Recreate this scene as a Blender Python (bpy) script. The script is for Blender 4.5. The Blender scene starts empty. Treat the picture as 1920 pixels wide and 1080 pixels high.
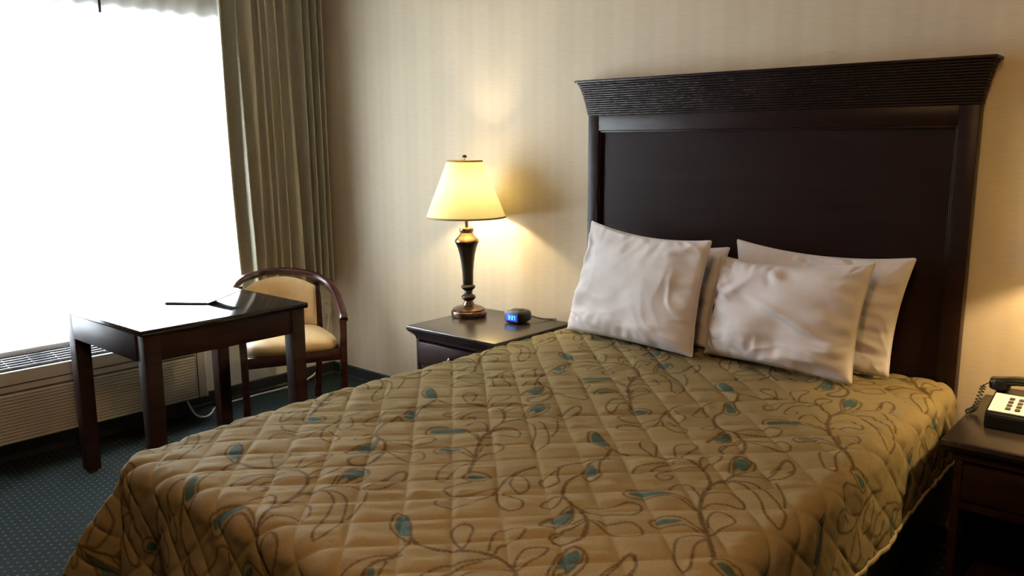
import bpy, bmesh, math, random
import numpy as np
from mathutils import Vector, Matrix, noise

random.seed(7)
scene = bpy.context.scene
col = scene.collection
PI = math.pi

# ------------------------------------------------------------------ camera
CAM = Vector((4.2117, -3.1076, 1.4476))
cam_data = bpy.data.cameras.new('camera')
cam = bpy.data.objects.new('camera', cam_data)
col.objects.link(cam)
cr = Vector((0.75516679, 0.65551824, -0.00435372))
cu = Vector((-0.11050209, 0.1338409, 0.98482278))
cf = Vector((-0.646152, 0.74322436, -0.17350833))
M = Matrix((cr, cu, -cf)).transposed().to_4x4()
M.translation = CAM
cam.matrix_world = M
cam_data.sensor_fit = 'HORIZONTAL'
cam_data.sensor_width = 36.0
cam_data.lens = 1548.3 / 1920.0 * 36.0
cam_data.clip_start = 0.02
scene.camera = cam

# ------------------------------------------------------------------ world: an even overcast sky
world = bpy.data.worlds.new('overcast_sky')
scene.world = world
world.use_nodes = True
bg = world.node_tree.nodes['Background']
bg.inputs['Color'].default_value = (0.88, 0.94, 1.0, 1)
bg.inputs['Strength'].default_value = 63.0

# daylight portal in the window opening (guides the sky's own light, adds none)
pd = bpy.data.lights.new('window_daylight_portal', 'AREA')
pd.shape = 'RECTANGLE'; pd.size = 1.60; pd.size_y = 1.56
pd.cycles.is_portal = True
po = bpy.data.objects.new('window_daylight_portal', pd)
po.location = (-0.16, -1.30, 1.28)
po.rotation_euler = Vector((1, 0, 0)).to_track_quat('-Z', 'Z').to_euler()
col.objects.link(po)

BULB_LEFT = 31.0
BULB_RIGHT = 60.0
CEILING_POWER = 140.0

vs = scene.view_settings
vs.view_transform = 'Standard'
vs.look = 'None'
vs.exposure = 0.0
vs.gamma = 1.0
vs.use_curve_mapping = False

# ------------------------------------------------------------------ helpers
def s2l(c):
    return tuple((v/12.92 if v <= 0.04045 else ((v+0.055)/1.055)**2.4) for v in c)

def rgb(r, g, b):
    return s2l((r/255., g/255., b/255.)) + (1.0,)

class NT:
    def __init__(self, name):
        self.m = bpy.data.materials.new(name)
        self.m.use_nodes = True
        self.t = self.m.node_tree
        self.b = self.t.nodes['Principled BSDF']
        self.out = self.t.nodes['Material Output']
    def n(self, typ, **kw):
        nd = self.t.nodes.new(typ)
        for k, v in kw.items():
            if k in nd.inputs.keys():
                nd.inputs[k].default_value = v
            else:
                setattr(nd, k, v)
        return nd
    def l(self, a, b):
        self.t.links.new(a, b)
    def coord(self, which='Object', scale=(1, 1, 1), rot=(0, 0, 0)):
        tc = self.n('ShaderNodeTexCoord')
        mp = self.n('ShaderNodeMapping')
        mp.inputs['Scale'].default_value = scale
        mp.inputs['Rotation'].default_value = rot
        self.l(tc.outputs[which], mp.inputs['Vector'])
        return mp.outputs['Vector']
    def noise(self, vec, scale=5, detail=3, rough=0.5):
        nd = self.n('ShaderNodeTexNoise', Scale=scale, Detail=detail, Roughness=rough)
        self.l(vec, nd.inputs['Vector'])
        return nd.outputs['Fac']
    def ramp(self, fac, stops):
        nd = self.n('ShaderNodeValToRGB')
        els = nd.color_ramp.elements
        while len(els) < len(stops):
            els.new(0.5)
        for e, (p, c) in zip(els, stops):
            e.position = p; e.color = c
        self.l(fac, nd.inputs['Fac'])
        return nd.outputs['Color']
    def bump(self, fac, strength=0.2, dist=0.01):
        nd = self.n('ShaderNodeBump', Strength=strength, Distance=dist)
        self.l(fac, nd.inputs['Height'])
        self.l(nd.outputs['Normal'], self.b.inputs['Normal'])
    def math(self, op, a, b=None):
        nd = self.n('ShaderNodeMath', operation=op)
        for i, v in enumerate((a, b)):
            if v is None: continue
            if isinstance(v, (int, float)): nd.inputs[i].default_value = v
            else: self.l(v, nd.inputs[i])
        return nd.outputs[0]

def mix(c, k):
    return (c[0]*k, c[1]*k, c[2]*k, 1.0)

def plain(name, color, rough=0.5, var=0.12, scale=30, bump=0.0, metal=0.0, spec=0.5, coat=0.0):
    m = NT(name)
    v = m.coord('Object')
    f = m.noise(v, scale, 4)
    c = m.ramp(f, [(0.3, mix(color, 1-var)), (0.7, mix(color, 1+var))])
    m.l(c, m.b.inputs['Base Color'])
    m.b.inputs['Roughness'].default_value = rough
    m.b.inputs['Metallic'].default_value = metal
    m.b.inputs['Specular IOR Level'].default_value = spec
    m.b.inputs['Coat Weight'].default_value = coat
    if bump: m.bump(f, bump, 0.002)
    return m.m

def wood(name, color, rough=0.3, grain=(3, 3, 40), var=0.35, spec=0.5, coat=0.0):
    m = NT(name)
    v = m.coord('Object', grain)
    f = m.noise(v, 1.0, 6, 0.65)
    c = m.ramp(f, [(0.3, mix(color, 1-var)), (0.72, mix(color, 1+var))])
    m.l(c, m.b.inputs['Base Color'])
    m.b.inputs['Roughness'].default_value = rough
    m.b.inputs['Specular IOR Level'].default_value = spec
    m.b.inputs['Coat Weight'].default_value = coat
    m.b.inputs['Coat Roughness'].default_value = 0.2
    m.bump(f, 0.04, 0.001)
    return m.m

def emit(name, color, strength):
    m = NT(name)
    m.b.inputs['Base Color'].default_value = color
    m.b.inputs['Emission Color'].default_value = color
    m.b.inputs['Emission Strength'].default_value = strength
    return m.m

# ---- mesh building
def new_obj(name, me, material=None, parent=None):
    o = bpy.data.objects.new(name, me)
    col.objects.link(o)
    if material and not me.materials: me.materials.append(material)
    if parent: o.parent = parent
    return o

def bm_obj(name, bm, material, parent=None, smooth=False, angle=None):
    me = bpy.data.meshes.new(name)
    bmesh.ops.recalc_face_normals(bm, faces=bm.faces)
    bm.to_mesh(me); bm.free()
    if smooth:
        me.polygons.foreach_set('use_smooth', [True]*len(me.polygons))
        if angle is not None:
            me.set_sharp_from_angle(angle=angle)
    return new_obj(name, me, material, parent)

def add_box(bm, lo, hi, bevel=0.0, seg=2):
    lo = Vector(lo); hi = Vector(hi)
    r = bmesh.ops.create_cube(bm, size=1.0)
    for v in r['verts']:
        v.co = Vector([(lo[i]+hi[i])/2 + v.co[i]*(hi[i]-lo[i]) for i in range(3)])
    if bevel > 0:
        es = set()
        for v in r['verts']: es.update(v.link_edges)
        bmesh.ops.bevel(bm, geom=list(es), offset=bevel, segments=seg, affect='EDGES', profile=0.5)

def box(name, lo, hi, material, parent=None, bevel=0.004, seg=2):
    bm = bmesh.new(); add_box(bm, lo, hi, bevel, seg)
    return bm_obj(name, bm, material, parent, smooth=bevel > 0, angle=math.radians(35))

def add_lathe(bm, prof, n=40, center=(0, 0, 0), shear=0.0, cap=True):
    rings = []
    for (r, z) in prof:
        ring = []
        for k in range(n):
            a = 2*PI*k/n
            ring.append(bm.verts.new((center[0]+r*math.cos(a)+shear*z, center[1]+r*math.sin(a), center[2]+z)))
        rings.append(ring)
    for A, B in zip(rings, rings[1:]):
        for k in range(n):
            bm.faces.new((A[k], A[(k+1) % n], B[(k+1) % n], B[k]))
    if cap:
        if prof[0][0] > 1e-5: bm.faces.new(rings[0][::-1])
        if prof[-1][0] > 1e-5: bm.faces.new(rings[-1])

def lathe(name, prof, material, parent=None, n=40, center=(0, 0, 0), shear=0.0, cap=True, angle=40):
    bm = bmesh.new(); add_lathe(bm, prof, n, center, shear, cap)
    return bm_obj(name, bm, material, parent, True, math.radians(angle))

def catmull(pts, per=8, closed=False):
    P = [Vector(p) for p in pts]; out = []
    n = len(P); rng = n if closed else n-1
    for i in range(rng):
        if closed: a, b, c, d = P[i-1], P[i], P[(i+1) % n], P[(i+2) % n]
        else: a, b, c, d = P[max(i-1, 0)], P[i], P[i+1], P[min(i+2, n-1)]
        for k in range(per):
            t = k/per
            out.append(0.5*((2*b)+(c-a)*t+(2*a-5*b+4*c-d)*t*t+(3*b-a-3*c+d)*t**3))
    if not closed: out.append(P[-1])
    return out

def add_sweep(bm, path, w, h, n=10, up=Vector((0, 0, 1)), power=2.0, cap=True):
    """superellipse section w x h swept along path"""
    rings = []; L = len(path)
    for i, p in enumerate(path):
        t = (path[min(i+1, L-1)]-path[max(i-1, 0)]).normalized()
        s = t.cross(up)
        if s.length < 1e-4: s = t.cross(Vector((1, 0, 0)))
        s.normalize(); u = s.cross(t).normalized()
        ww = w(i/(L-1)) if callable(w) else w
        hh = h(i/(L-1)) if callable(h) else h
        ring = []
        for k in range(n):
            a = 2*PI*k/n
            c, q = math.cos(a), math.sin(a)
            c = math.copysign(abs(c)**(2/power), c); q = math.copysign(abs(q)**(2/power), q)
            ring.append(bm.verts.new(p+s*(c*ww/2)+u*(q*hh/2)))
        rings.append(ring)
    for A, B in zip(rings, rings[1:]):
        for k in range(n):
            bm.faces.new((A[k], A[(k+1) % n], B[(k+1) % n], B[k]))
    if cap:
        bm.faces.new(rings[0][::-1]); bm.faces.new(rings[-1])

def sweep(name, path, w, h, material, parent=None, n=10, power=2.0, up=Vector((0, 0, 1)), angle=50):
    bm = bmesh.new(); add_sweep(bm, [Vector(p) for p in path], w, h, n, up, power)
    return bm_obj(name, bm, material, parent, True, math.radians(angle))

def add_prism(bm, outline, axis, lo, hi):
    """outline: 2D pts in the plane of the other two axes (cyclic order), extruded along axis lo..hi"""
    def mk(a, b, c):
        return {'x': (c, a, b), 'y': (a, c, b), 'z': (a, b, c)}[axis]
    A = [bm.verts.new(mk(a, b, lo)) for a, b in outline]
    B = [bm.verts.new(mk(a, b, hi)) for a, b in outline]
    n = len(A)
    for k in range(n): bm.faces.new((A[k], A[(k+1) % n], B[(k+1) % n], B[k]))
    bm.faces.new(A[::-1]); bm.faces.new(B)

def prism(name, outline, axis, lo, hi, material, parent=None, bevel=0.0):
    bm = bmesh.new(); add_prism(bm, outline, axis, lo, hi)
    if bevel: bmesh.ops.bevel(bm, geom=bm.edges[:], offset=bevel, segments=2, affect='EDGES')
    return bm_obj(name, bm, material, parent, bevel > 0, math.radians(35))

def grid_obj(name, V, material, parent=None, attrs=None, closed_u=False):
    """V: (nu, nv, 3) array -> smooth grid mesh, fast"""
    nu, nv = V.shape[:2]
    me = bpy.data.meshes.new(name)
    idx = np.arange(nu*nv).reshape(nu, nv)
    a = idx[:-1, :-1]; b = idx[1:, :-1]; c = idx[1:, 1:]; d = idx[:-1, 1:]
    F = np.stack([a, b, c, d], -1).reshape(-1, 4)
    if closed_u:
        F2 = np.stack([idx[-1, :-1], idx[0, :-1], idx[0, 1:], idx[-1, 1:]], -1)
        F = np.concatenate([F, F2])
    nf = len(F)
    me.vertices.add(nu*nv); me.vertices.foreach_set('co', V.reshape(-1).astype(np.float32))
    me.loops.add(nf*4); me.loops.foreach_set('vertex_index', F.reshape(-1).astype(np.int32))
    me.polygons.add(nf)
    me.polygons.foreach_set('loop_start', np.arange(0, nf*4, 4, dtype=np.int32))
    me.polygons.foreach_set('use_smooth', np.ones(nf, dtype=bool))
    me.update(calc_edges=True)
    if attrs:
        for k, arr in attrs.items():
            at = me.attributes.new(k, 'FLOAT', 'POINT')
            at.data.foreach_set('value', arr.reshape(-1).astype(np.float32))
    return new_obj(name, me, material, parent)

def tag(o, label, cat, group=None):
    o['label'] = label; o['category'] = cat
    if group: o['group'] = group
    return o

def thing(name, label, cat, loc=(0, 0, 0), rz=0.0, group=None):
    o = bpy.data.objects.new(name, None)
    o.empty_display_size = 0.1
    col.objects.link(o)
    o.location = loc; o.rotation_euler = (0, 0, rz)
    return tag(o, label, cat, group)

def structure(o):
    o['kind'] = 'structure'
    return o

def copy_thing(root, loc, rz, label):
    r = root.copy(); col.objects.link(r)
    r.location = loc; r.rotation_euler = (0, 0, rz); r['label'] = label
    for ch in root.children:
        c = ch.copy(); col.objects.link(c); c.parent = r
        for g in ch.children:
            d = g.copy(); col.objects.link(d); d.parent = c
    return r

# ------------------------------------------------------------------ materials
def make_wallpaper(name, axis):
    m = NT(name)
    tc = m.n('ShaderNodeTexCoord')
    sep = m.n('ShaderNodeSeparateXYZ'); m.l(tc.outputs['Object'], sep.inputs[0])
    x = sep.outputs[axis]; z = sep.outputs['Z']
    # broad vertical stripes, soft-edged, two tones plus a narrow thread stripe
    s1 = m.math('SINE', m.math('MULTIPLY', x, 2*PI/0.21))
    s1 = m.math('MULTIPLY', s1, 3.0)
    s1 = m.math('MINIMUM', m.math('MAXIMUM', s1, -1.0), 1.0)
    s2 = m.math('SINE', m.math('MULTIPLY', x, 2*PI/0.07))
    st = m.math('ADD', m.math('MULTIPLY', s1, 0.32), m.math('MULTIPLY', s2, 0.14))
    # horizontal slub weave
    cmb = m.n('ShaderNodeCombineXYZ')
    m.l(m.math('MULTIPLY', x, 14.0), cmb.inputs[0]); m.l(m.math('MULTIPLY', z, 190.0), cmb.inputs[1])
    w = m.noise(cmb.outputs[0], 1.0, 3, 0.6)
    f = m.math('ADD', m.math('ADD', m.math('MULTIPLY', st, 0.24), 0.5), m.math('MULTIPLY', m.math('SUBTRACT', w, 0.5), 0.9))
    c = m.ramp(f, [(0.1, rgb(197, 182, 157)), (0.5, rgb(205, 191, 167)), (0.9, rgb(213, 200, 178))])
    m.l(c, m.b.inputs['Base Color'])
    m.b.inputs['Roughness'].default_value = 0.62
    m.b.inputs['Specular IOR Level'].default_value = 0.3
    m.bump(w, 0.12, 0.001)
    return m.m

MAT = {}
MAT['paper_x'] = make_wallpaper('striped_wallpaper_back', 'X')
MAT['white_wall'] = plain('pale_wall_paint', rgb(205, 200, 188), 0.7, 0.03, 8)
MAT['brown_wall'] = plain('brown_wall_paint', rgb(112, 96, 78), 0.7, 0.04, 8)
MAT['ceiling'] = plain('ceiling_paint', rgb(186, 178, 162), 0.8, 0.03, 20, 0.1)
MAT['vinyl'] = plain('black_green_vinyl_base', rgb(32, 38, 38), 0.45, 0.1)
MAT['white_frame'] = plain('white_window_frame', rgb(226, 228, 230), 0.4, 0.03)
MAT['wood'] = wood('dark_mahogany', rgb(42, 24, 21), 0.45, (5, 5, 30), spec=0.16)
MAT['wood_h'] = wood('dark_mahogany_headboard', rgb(30, 17, 15), 0.36, (2.0, 24, 24), 0.25, spec=0.16)
MAT['wood_crown'] = wood('dark_mahogany_crown', rgb(29, 18, 15), 0.42, (3.0, 3.0, 8.0), 0.12, spec=0.14)
MAT['wood_top'] = wood('black_brown_tabletop', rgb(30, 23, 22), 0.11, (25, 4, 25), 0.25)
MAT['wood_nstop'] = wood('satin_dark_nightstand_top', rgb(40, 33, 29), 0.27, (25, 4, 25), 0.2, spec=0.6)
MAT['wood_chair'] = wood('dark_cherry_chair', rgb(52, 24, 22), 0.26, (6, 6, 30))
MAT['chrome'] = plain('dull_nickel', rgb(150, 148, 142), 0.3, 0.05, metal=1.0)
MAT['ac_beige'] = plain('beige_plastic', rgb(168, 158, 142), 0.5, 0.04, 12)
MAT['ac_grille'] = plain('grey_grille_plastic', rgb(120, 122, 126), 0.35, 0.05)
MAT['ac_dark'] = plain('dark_recess_plastic', rgb(36, 36, 38), 0.6, 0.05)
MAT['ac_shadow'] = plain('louver_gap_shade', rgb(84, 76, 68), 0.6, 0.05)  # housing beige darkened, shade of the louver gaps put into the colour
MAT['ac_white'] = plain('white_plastic', rgb(222, 222, 218), 0.4, 0.03)
MAT['cord_black'] = plain('black_cord', rgb(22, 21, 20), 0.45, 0.05)
MAT['black_plastic'] = plain('black_plastic', rgb(20, 19, 19), 0.3, 0.08)
MAT['phone_white'] = plain('white_card', rgb(236, 232, 220), 0.5, 0.02)
MAT['key'] = plain('grey_phone_key', rgb(82, 76, 68), 0.45, 0.1)
MAT['bronze'] = plain('oiled_bronze', rgb(40, 32, 28), 0.28, 0.25, 60, metal=0.55, spec=0.6)
MAT['bronze_hi'] = plain('brushed_bronze', rgb(96, 74, 62), 0.26, 0.2, 60, metal=0.8, spec=0.6)
MAT['leather'] = plain('tan_vinyl_upholstery', rgb(196, 166, 120), 0.42, 0.06, 25, 0.08)
MAT['box_spring'] = plain('dark_teal_ticking', rgb(44, 62, 62), 0.85, 0.1, 80)
MAT['mattress'] = plain('mattress_ticking', rgb(200, 196, 186), 0.8, 0.04, 60)
MAT['paper'] = plain('glossy_white_page', rgb(238, 240, 242), 0.25, 0.01)
MAT['binding'] = plain('black_folder_cover', rgb(24, 22, 24), 0.35, 0.1)

def make_carpet():
    m = NT('dark_teal_dotted_carpet')
    tc = m.n('ShaderNodeTexCoord')
    v = m.n('ShaderNodeMapping'); v.inputs['Rotation'].default_value = (0, 0, 0.08)
    m.l(tc.outputs['Object'], v.inputs['Vector'])
    sep = m.n('ShaderNodeSeparateXYZ'); m.l(v.outputs[0], sep.inputs[0])
    P = 0.040
    y = m.math('DIVIDE', sep.outputs['Y'], P*0.62)
    row = m.math('FLOOR', y)
    fy = m.math('SUBTRACT', m.math('FRACT', y), 0.5)
    xo = m.math('MULTIPLY', m.math('MODULO', m.math('ABSOLUTE', row), 2.0), 0.5)
    x = m.math('ADD', m.math('DIVIDE', sep.outputs['X'], P), xo)
    fx = m.math('SUBTRACT', m.math('FRACT', x), 0.5)
    d = m.math('SQRT', m.math('ADD', m.math('MULTIPLY', m.math('MULTIPLY', fx, fx), 1.0), m.math('MULTIPLY', m.math('MULTIPLY', fy, fy), 0.38)))
    n1 = m.noise(tc.outputs['Object'], 420, 2)
    n2 = m.noise(tc.outputs['Object'], 45, 3)
    dd = m.math('ADD', d, m.math('MULTIPLY', m.math('SUBTRACT', n2, 0.5), 0.30))
    dot = m.ramp(dd, [(0.08, (1, 1, 1, 1)), (0.16, (0, 0, 0, 1))])
    base = m.ramp(n1, [(0.3, rgb(17, 22, 21)), (0.7, rgb(34, 41, 39))])
    dc = m.ramp(n2, [(0.3, rgb(38, 46, 44)), (0.7, rgb(92, 100, 95))])
    mx = m.n('ShaderNodeMix', data_type='RGBA')
    m.l(dot, mx.inputs['Factor']); m.l(base, mx.inputs['A']); m.l(dc, mx.inputs['B'])
    m.l(mx.outputs['Result'], m.b.inputs['Base Color'])
    m.b.inputs['Roughness'].default_value = 0.95
    m.b.inputs['Specular IOR Level'].default_value = 0.1
    m.bump(n1, 0.5, 0.004)
    return m.m
MAT['carpet'] = make_carpet()

def make_drape():
    m = NT('olive_grey_drape_cloth')
    v = m.coord('Object', (1, 1, 1))
    f = m.noise(v, 160, 3)
    f2 = m.noise(m.coord('Object', (300, 300, 6)), 1, 2)
    c = m.ramp(m.math('ADD', m.math('MULTIPLY', f, 0.5), m.math('MULTIPLY', f2, 0.5)), [(0.3, rgb(150, 145, 126)), (0.7, rgb(176, 170, 149))])
    m.l(c, m.b.inputs['Base Color'])
    m.b.inputs['Roughness'].default_value = 0.85
    m.b.inputs['Specular IOR Level'].default_value = 0.2
    m.b.inputs['Sheen Weight'].default_value = 0.15
    m.bump(f, 0.15, 0.001)
    return m.m
MAT['drape'] = make_drape()

def make_sheer():
    m = NT('white_sheer_voile')
    m.t.nodes.remove(m.b)
    v = m.coord('Object', (1, 220, 220))
    f = m.noise(v, 1, 2)
    tr = m.n('ShaderNodeBsdfTransparent')
    tl = m.n('ShaderNodeBsdfTranslucent', Color=(0.93, 0.94, 0.96, 1))
    df = m.n('ShaderNodeBsdfDiffuse', Color=(0.9, 0.9, 0.92, 1))
    m1 = m.n('ShaderNodeMixShader', Fac=0.12); m.l(tl.outputs[0], m1.inputs[1]); m.l(df.outputs[0], m1.inputs[2])
    fac = m.math('ADD', m.math('MULTIPLY', f, 0.16), 0.80)
    m2 = m.n('ShaderNodeMixShader'); m.l(fac, m2.inputs[0]); m.l(tr.outputs[0], m2.inputs[1]); m.l(m1.outputs[0], m2.inputs[2])
    m.l(m2.outputs[0], m.out.inputs['Surface'])
    return m.m
MAT['sheer'] = make_sheer()

def make_glass():
    m = NT('window_glass')
    m.t.nodes.remove(m.b)
    tr = m.n('ShaderNodeBsdfTransparent', Color=(0.95, 0.97, 0.97, 1))
    gl = m.n('ShaderNodeBsdfGlossy', Roughness=0.02)
    fr = m.n('ShaderNodeFresnel', IOR=1.45)
    m2 = m.n('ShaderNodeMixShader'); m.l(fr.outputs[0], m2.inputs[0]); m.l(tr.outputs[0], m2.inputs[1]); m.l(gl.outputs[0], m2.inputs[2])
    m.l(m2.outputs[0], m.out.inputs['Surface'])
    return m.m
MAT['glass'] = make_glass()

def make_shade():
    m = NT('cream_fabric_lampshade')
    m.t.nodes.remove(m.b)
    f = m.noise(m.coord('Object', (60, 60, 300)), 1, 2)
    c = m.ramp(f, [(0.3, (0.84, 0.74, 0.34, 1)), (0.7, (0.90, 0.81, 0.42, 1))])
    tl = m.n('ShaderNodeBsdfTranslucent'); df = m.n('ShaderNodeBsdfDiffuse')
    m.l(c, tl.inputs['Color']); m.l(c, df.inputs['Color'])
    ms = m.n('ShaderNodeMixShader', Fac=0.90)
    m.l(tl.outputs[0], ms.inputs[1]); m.l(df.outputs[0], ms.inputs[2])
    m.l(ms.outputs[0], m.out.inputs['Surface'])
    return m.m
MAT['shade'] = make_shade()

def make_linen():
    m = NT('white_cotton_pillowcase')
    v = m.coord('Object')
    f = m.noise(v, 9, 5, 0.6)
    f2 = m.noise(v, 500, 2)
    c = m.ramp(f, [(0.3, rgb(204, 199, 199)), (0.7, rgb(217, 212, 212))])
    m.l(c, m.b.inputs['Base Color'])
    m.b.inputs['Roughness'].default_value = 0.8
    m.b.inputs['Specular IOR Level'].default_value = 0.2
    m.b.inputs['Sheen Weight'].default_value = 0.1
    m.bump(f2, 0.08, 0.0006)
    return m.m
MAT['linen'] = make_linen()

def make_spread():
    m = NT('olive_gold_printed_quilt_cloth')
    al = m.n('ShaderNodeAttribute', attribute_name='vine')
    at = m.n('ShaderNodeAttribute', attribute_name='teal')
    v = m.coord('Object')
    n1 = m.noise(v, 260, 3)
    n2 = m.noise(v, 3.0, 3)
    thr = m.noise(m.coord('Object', (1, 1, 1)), 190, 1)
    base = m.ramp(m.math('ADD', m.math('MULTIPLY', n1, 0.6), m.math('MULTIPLY', n2, 0.4)),
                  [(0.3, rgb(118, 105, 74)), (0.7, rgb(138, 123, 89))])
    vine = m.ramp(thr, [(0.35, rgb(52, 40, 18)), (0.65, rgb(84, 66, 34))])
    teal = m.ramp(n1, [(0.3, rgb(54, 74, 70)), (0.7, rgb(74, 94, 88))])
    m1 = m.n('ShaderNodeMix', data_type='RGBA')
    m.l(at.outputs['Fac'], m1.inputs['Factor']); m.l(base, m1.inputs['A']); m.l(teal, m1.inputs['B'])
    m2 = m.n('ShaderNodeMix', data_type='RGBA')
    m.l(al.outputs['Fac'], m2.inputs['Factor']); m.l(m1.outputs['Result'], m2.inputs['A']); m.l(vine, m2.inputs['B'])
    m.l(m2.outputs['Result'], m.b.inputs['Base Color'])
    m.b.inputs['Roughness'].default_value = 0.8
    m.b.inputs['Specular IOR Level'].default_value = 0.06
    m.bump(n1, 0.12, 0.0008)
    return m.m
MAT['spread'] = make_spread()

# ------------------------------------------------------------------ room shell
RX, RY, RZ = 6.4, -6.6, 2.55
WY0, WY1, WZ0, WZ1 = -2.10, -0.50, 0.50, 2.085     # window opening in the window wall
def struct_box(name, lo, hi, material):
    return structure(box(name, lo, hi, material, bevel=0))
struct_box('floor', (-0.15, RY, -0.1), (RX, 0.0, 0.0), MAT['carpet'])
struct_box('ceiling', (-0.15, RY, RZ), (RX, 0.0, RZ+0.1), MAT['ceiling'])
struct_box('wall_back', (-0.15, 0.0, -0.1), (RX, 0.12, RZ+0.1), MAT['paper_x'])
struct_box('wall_right', (RX, RY, -0.1), (RX+0.12, 0.12, RZ+0.1), MAT['brown_wall'])
struct_box('wall_rear', (-0.15, RY-0.12, -0.1), (RX+0.12, RY, RZ+0.1), MAT['brown_wall'])
bm = bmesh.new()
add_box(bm, (-0.15, RY, -0.1), (0, 0, WZ0)); add_box(bm, (-0.15, RY, WZ1), (0, 0, RZ+0.1))
add_box(bm, (-0.15, RY, WZ0), (0, WY0, WZ1)); add_box(bm, (-0.15, WY1, WZ0), (0, 0, WZ1))
structure(bm_obj('wall_window', bm, MAT['white_wall']))

def baseboard(name, path_lo, path_hi, axis):
    prof = [(0, 0), (0.012, 0), (0.010, 0.012), (0.006, 0.02), (0.005, 0.075), (0.0, 0.082)]
    bm = bmesh.new()
    if axis == 'x': add_prism(bm, [(-a, b) for a, b in prof], 'x', path_lo, path_hi)
    else: add_prism(bm, [(a, b) for a, b in prof], 'y', path_lo, path_hi)
    return structure(bm_obj(name, bm, MAT['vinyl']))
baseboard('baseboard_back', 0.0, RX, 'x')
baseboard('baseboard_window', RY, 0.0, 'y')

win = structure(thing('window_1', 'wide bright window behind the white sheer curtain', 'window', (0, 0, 0)))
del win['category']; del win['label']
bm = bmesh.new()
add_box(bm, (-0.12, WY0, WZ0), (-0.06, WY1, WZ0+0.05)); add_box(bm, (-0.12, WY0, WZ1-0.05), (-0.06, WY1, WZ1))
add_box(bm, (-0.12, WY0, WZ0), (-0.06, WY0+0.05, WZ1)); add_box(bm, (-0.12, WY1-0.05, WZ0), (-0.06, WY1, WZ1))
bm_obj('window_frame', bm, MAT['white_frame'], win)
ym = -1.70
box('mullion', (-0.12, ym-0.04, WZ0+0.05), (-0.06, ym+0.04, WZ1-0.05), MAT['white_frame'], win)
box('pane', (-0.094, WY0+0.05, WZ0+0.05), (-0.088, ym-0.04, WZ1-0.05), MAT['glass'], win, 0)
box('pane', (-0.094, ym+0.04, WZ0+0.05), (-0.088, WY1-0.05, WZ1-0.05), MAT['glass'], win, 0)
box('window_sill', (-0.06, WY0, WZ0-0.02), (0.02, WY1, WZ0+0.006), MAT['white_frame'], win)

# ------------------------------------------------------------------ curtains
def sheer():
    ny, nz = 480, 40
    y = np.linspace(-2.6, -0.52, ny)[:, None]; z = np.linspace(0.515, 2.36, nz)[None, :]
    t = (z-0.515)/1.845
    ph = 2*PI*y/0.105 + 0.9*np.sin(y*5.1) + 0.5*np.sin(y*13+1)
    amp = 0.009*(0.55+0.45*t)*(1+0.35*np.sin(y*7.3))
    x = 0.030 + amp*np.sin(ph + 0.25*np.sin(z*2.1)) + 0*z
    V = np.stack([x, y+0*z, z+0*y], -1)
    o = grid_obj('sheer_curtain', V, MAT['sheer'])
    tag(o, 'white gathered sheer curtain glowing across the whole window', 'sheer curtain')
sheer()

def drape():
    root = thing('drape', 'olive grey floor-weight drape gathered beside the corner, left of the lamp', 'curtain', (0, 0, 0))
    root['label'] = 'heavy olive grey drape pulled aside into the corner behind the armchair'
    ny, nz = 420, 50
    s = np.linspace(0, 1, ny)[:, None]; z = np.linspace(0.605, 2.435, nz)[None, :]
    t = (z-0.5)/2.0
    yl = -0.665-0.06*t; yr = -0.035
    y = yl+(yr-yl)*s
    n = 10.5
    warp = s + 0.028*np.sin(2*PI*s*2.3+0.6) + 0.012*np.sin(2*PI*s*5.1+2)
    ph = 2*PI*n*warp
    sharp = np.sin(ph) + 0.28*np.sin(2*ph+0.8)
    amp = (0.046+0.018*np.sin(s*9.0+1.0))*(1.0-0.25*t)
    drift = 0.9*np.sin(z*1.3+s*6)
    x = 0.108 + amp*np.sin(ph+drift) + 0.25*amp*np.sin(2*ph+0.8+drift) - 0.02*s
    yy = y + 0.012*np.cos(ph+drift)
    V = np.stack([x, yy, z+0*s], -1)
    grid_obj('cloth', V, MAT['drape'], root)
    # the turned-back leading edge (lining side)
    s2 = np.linspace(0, 1, 14)[:, None]
    x0 = V[0, :, 0][None, :]; y0 = V[0, :, 1][None, :]
    xx = x0 - 0.052*s2; y2 = y0 - 0.004 + 0.028*np.sin(s2*PI*0.5) - 0.045*(1-s2)*s2
    V2 = np.stack([xx, y2, z+0*s2], -1)
    grid_obj('turned_edge', V2, MAT['drape'], root)
    sol = None
    for ch in root.children:
        md = ch.modifiers.new('thickness', 'SOLIDIFY'); md.thickness = 0.003
drape()
rod = thing('curtain_track', 'white curtain track fixed above the window', 'curtain track')
box('rail', (0.02, -2.8, 2.44), (0.16, -0.01, 2.47), MAT['white_frame'], rod, 0.004)
wand = thing('curtain_wand', 'short dark wand hanging in front of the sheer curtain top', 'curtain wand')
lathe('rod', [(0.004, 2.058), (0.006, 2.06), (0.006, 2.44), (0.004, 2.44)], MAT['cord_black'], wand, 12, (0.09, -1.315, 0))

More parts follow.
